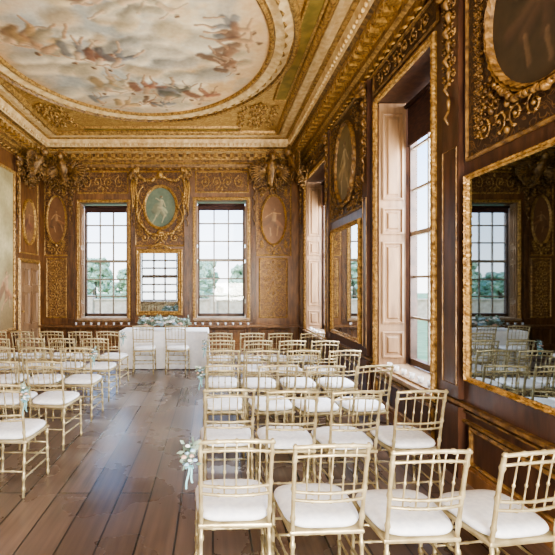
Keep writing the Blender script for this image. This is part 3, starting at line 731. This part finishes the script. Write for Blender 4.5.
for i in range(34):
    bm=bmesh.new(); flower_mesh(bm,(-1.0+rr.uniform(-.5,.5),8.53+rr.uniform(-.1,.08),z0+.08+rr.uniform(0,.15)),.045,rr); mk('flower',bm,('petal','petalb','petal','petalb','petalp')[i%5],parent=root)
# candles
def candle(x,y,z,g,lb):
    global cproto
    if cproto is None:
        r=empty('votive_candle',(0,0,0))
        bm=bmesh.new(); 
        pr=[(.0,0),(.026,0),(.03,.03),(.032,.065),(.029,.065),(.027,.03),(.023,.006),(0,.006)]
        rows=[[bm.verts.new((a*math.cos(t*math.pi/6),a*math.sin(t*math.pi/6),b2)) for t in range(12)] for a,b2 in pr[1:-1]]
        for a,b2 in zip(rows,rows[1:]):
            for i in range(12): bm.faces.new((a[i],a[(i+1)%12],b2[(i+1)%12],b2[i]))
        bm.faces.new(rows[0][::-1]); bm.faces.new(rows[-1])
        p1=mk('holder',bm,'votive',parent=r,smooth=True)
        bm=bmesh.new(); tube(bm,[(0,0,.008),(0,0,.05)],[.021,.021],12); tube(bm,[(0,0,.05),(0,0,.06)],[.0015,.001],5); p2=mk('candle',bm,'wax',parent=r)
        cproto=(r,[p1,p2]); o=r
    else:
        o=cproto[0].copy(); COL.objects.link(o)
        for p in cproto[1]:
            c=p.copy(); c.parent=o; COL.objects.link(c)
    o.location=(x,y,z); o['label']=lb; o['category']='candle'; o['group']=g
cproto=None
for i in range(8): candle(-3.45+i*.19,YF-.09,.641,'votives on the wall ledge','small white votive candle in glass on wall ledge')
for i in range(8): candle(-.45+i*.19,YF-.09,.641,'votives on the wall ledge','small white votive candle in glass on wall ledge')
for i in range(6): candle(XR+.05,4.35+i*.2,.621,'votives on the window seats','small white votive candle in glass on window sill')
for i in range(6): candle(XR+.05,8.4+i*.25,.621,'votives on the window seats','small white votive candle in glass on window sill')
# ---------------- exterior
bm=bmesh.new(); boxm(bm,mid,-80,80,-40,120,-1.3,-1.2); mk('lawn',bm,'grass',origin=False,kind='structure',label='wide green lawn outside the windows',category='ground')
bm=bmesh.new(); boxm(bm,mid,-30,30,34,34.5,-1.2,.3); boxm(bm,mid,-30,30,33.9,34.6,.3,.42)
for i in range(13): boxm(bm,mid,-30+i*5-.3,-30+i*5+.3,33.8,34.7,-1.2,.7)
mk('garden_wall',bm,'stone',label='low pale stone garden wall with piers',category='wall')
def tree():
    r=empty('tree',(0,0,0)); rr=random.Random(2)
    bm=bmesh.new(); tube(bm,[(0,0,0),(.1,0,1.2),(0,.1,2.6)],[.3,.22,.12],8)
    for k in range(4):
        a=k*1.6; tube(bm,[(0,0,1.6+.2*k),(.8*math.cos(a),.8*math.sin(a),2.6+.2*k)],[.1,.05],6)
    p1=mk('trunk',bm,'bark',parent=r)
    bm=bmesh.new()
    for k in range(110):
        a=rr.uniform(0,6.28); q=rr.random()**.5; h=rr.uniform(0,1)
        c=Vector((2.6*q*(1-.5*h)*math.cos(a),2.6*q*(1-.5*h)*math.sin(a),.9+3.6*h)); rad=rr.uniform(.2,.55)
        res=bmesh.ops.create_icosphere(bm,subdivisions=2,radius=rad,matrix=Matrix.Translation(c))
        for v in res['verts']: v.co+=(v.co-c).normalized()*rr.uniform(-.4,.4)*rad
    p2=mk('foliage',bm,'tree',parent=r); return r,[p1,p2]
tp=tree(); ft=True
TL=[]
for i in range(8): TL.append((-38+i*8.6,62,1.15,(.8,1.0,.7,.9)[i%4]))
for i in range(8): TL.append((-43+i*10.2,80,1.45,(1.0,.85,1.1,.9)[i%4]))
TL+=[(38,48,1.3,1.1),(38,36,1.3,1.1),(36,24,1.2,1.1),(38,12,1.2,1.1)]
for (x,y,s,sz) in TL:
    if ft: o=tp[0]; ft=False
    else:
        o=tp[0].copy(); COL.objects.link(o)
        for p in tp[1]:
            c=p.copy(); c.parent=o; COL.objects.link(c)
    o.location=(x,y,-1.2); o.scale=(s*1.15,s,s*sz); o.rotation_euler=(0,0,x*1.7); o['label']='leafy green tree standing on the lawn'; o['category']='tree'; o['group']='garden trees'
# ---------------- light
w=bpy.data.worlds.new('World'); scene.world=w; w.use_nodes=True; wn=w.node_tree.nodes; wl=w.node_tree.links
bg=wn['Background']; tc=wn.new('ShaderNodeTexCoord'); sx=wn.new('ShaderNodeSeparateXYZ'); rp=wn.new('ShaderNodeValToRGB')
wl.new(tc.outputs['Generated'],sx.inputs[0]); wl.new(sx.outputs[2],rp.inputs[0]); wl.new(rp.outputs[0],bg.inputs[0])
rp.color_ramp.elements[0].color=(.95,.98,1,1); rp.color_ramp.elements[1].color=(.28,.55,1,1); rp.color_ramp.elements[1].position=.35
bg.inputs[1].default_value=3.8
def lamp(t,name,loc,rot,e,col=(1,1,1),**k):
    d=bpy.data.lights.new(name,t); d.energy=e; d.color=col
    for a,b2 in k.items(): setattr(d,a,b2)
    o=bpy.data.objects.new(name,d); o.location=loc; o.rotation_euler=rot; COL.objects.link(o); return o
lamp('SUN','sun_light',(0,0,10),(math.radians(40),math.radians(-35),0),3.0,(1,.95,.85),angle=.05)
lamp('AREA','high_fill_light',(-1.1,-1.6,4.5),(math.radians(60),0,0),200,(1,.95,.87),shape='RECTANGLE',size=4.5,size_y=1.5)  # added fill behind the camera; no lamp hangs in the room
lamp('AREA','fill_uplight',(1.0,-1.6,1.2),(math.radians(125),0,math.radians(12)),560,(1,.92,.79),shape='RECTANGLE',size=1.8,size_y=1.2)  # added upward fill behind the camera to brighten the ceiling
for i,(a,b2,c,d) in enumerate(WR[:3]):
    lamp('AREA','window_daylight',(XR+1.1,(a+b2)/2,2.6),(0,math.radians(82),0),(500,430,260)[i],(.97,.98,1),shape='RECTANGLE',size=3.2,size_y=b2-a)
for (a,b2,c,d) in WF:
    lamp('AREA','window_daylight',((a+b2)/2,YF+1.5,4.7),(math.radians(-58),0,0),520,(.88,.94,1),shape='RECTANGLE',size=1.6,size_y=1.0)
# camera
cd=bpy.data.cameras.new('camera'); cam=bpy.data.objects.new('camera',cd); COL.objects.link(cam)
cam.location=(0,0,1.7); cam.rotation_euler=(math.pi/2,0,0); cd.sensor_width=36; cd.lens=420/555*36; cd.shift_x=64.5/555; cd.shift_y=5.5/555; cd.clip_start=.05; cd.clip_end=300
scene.camera=cam
scene.view_settings.view_transform='AgX'
scene.view_settings.look='AgX - Medium High Contrast'
scene.view_settings.exposure=.3
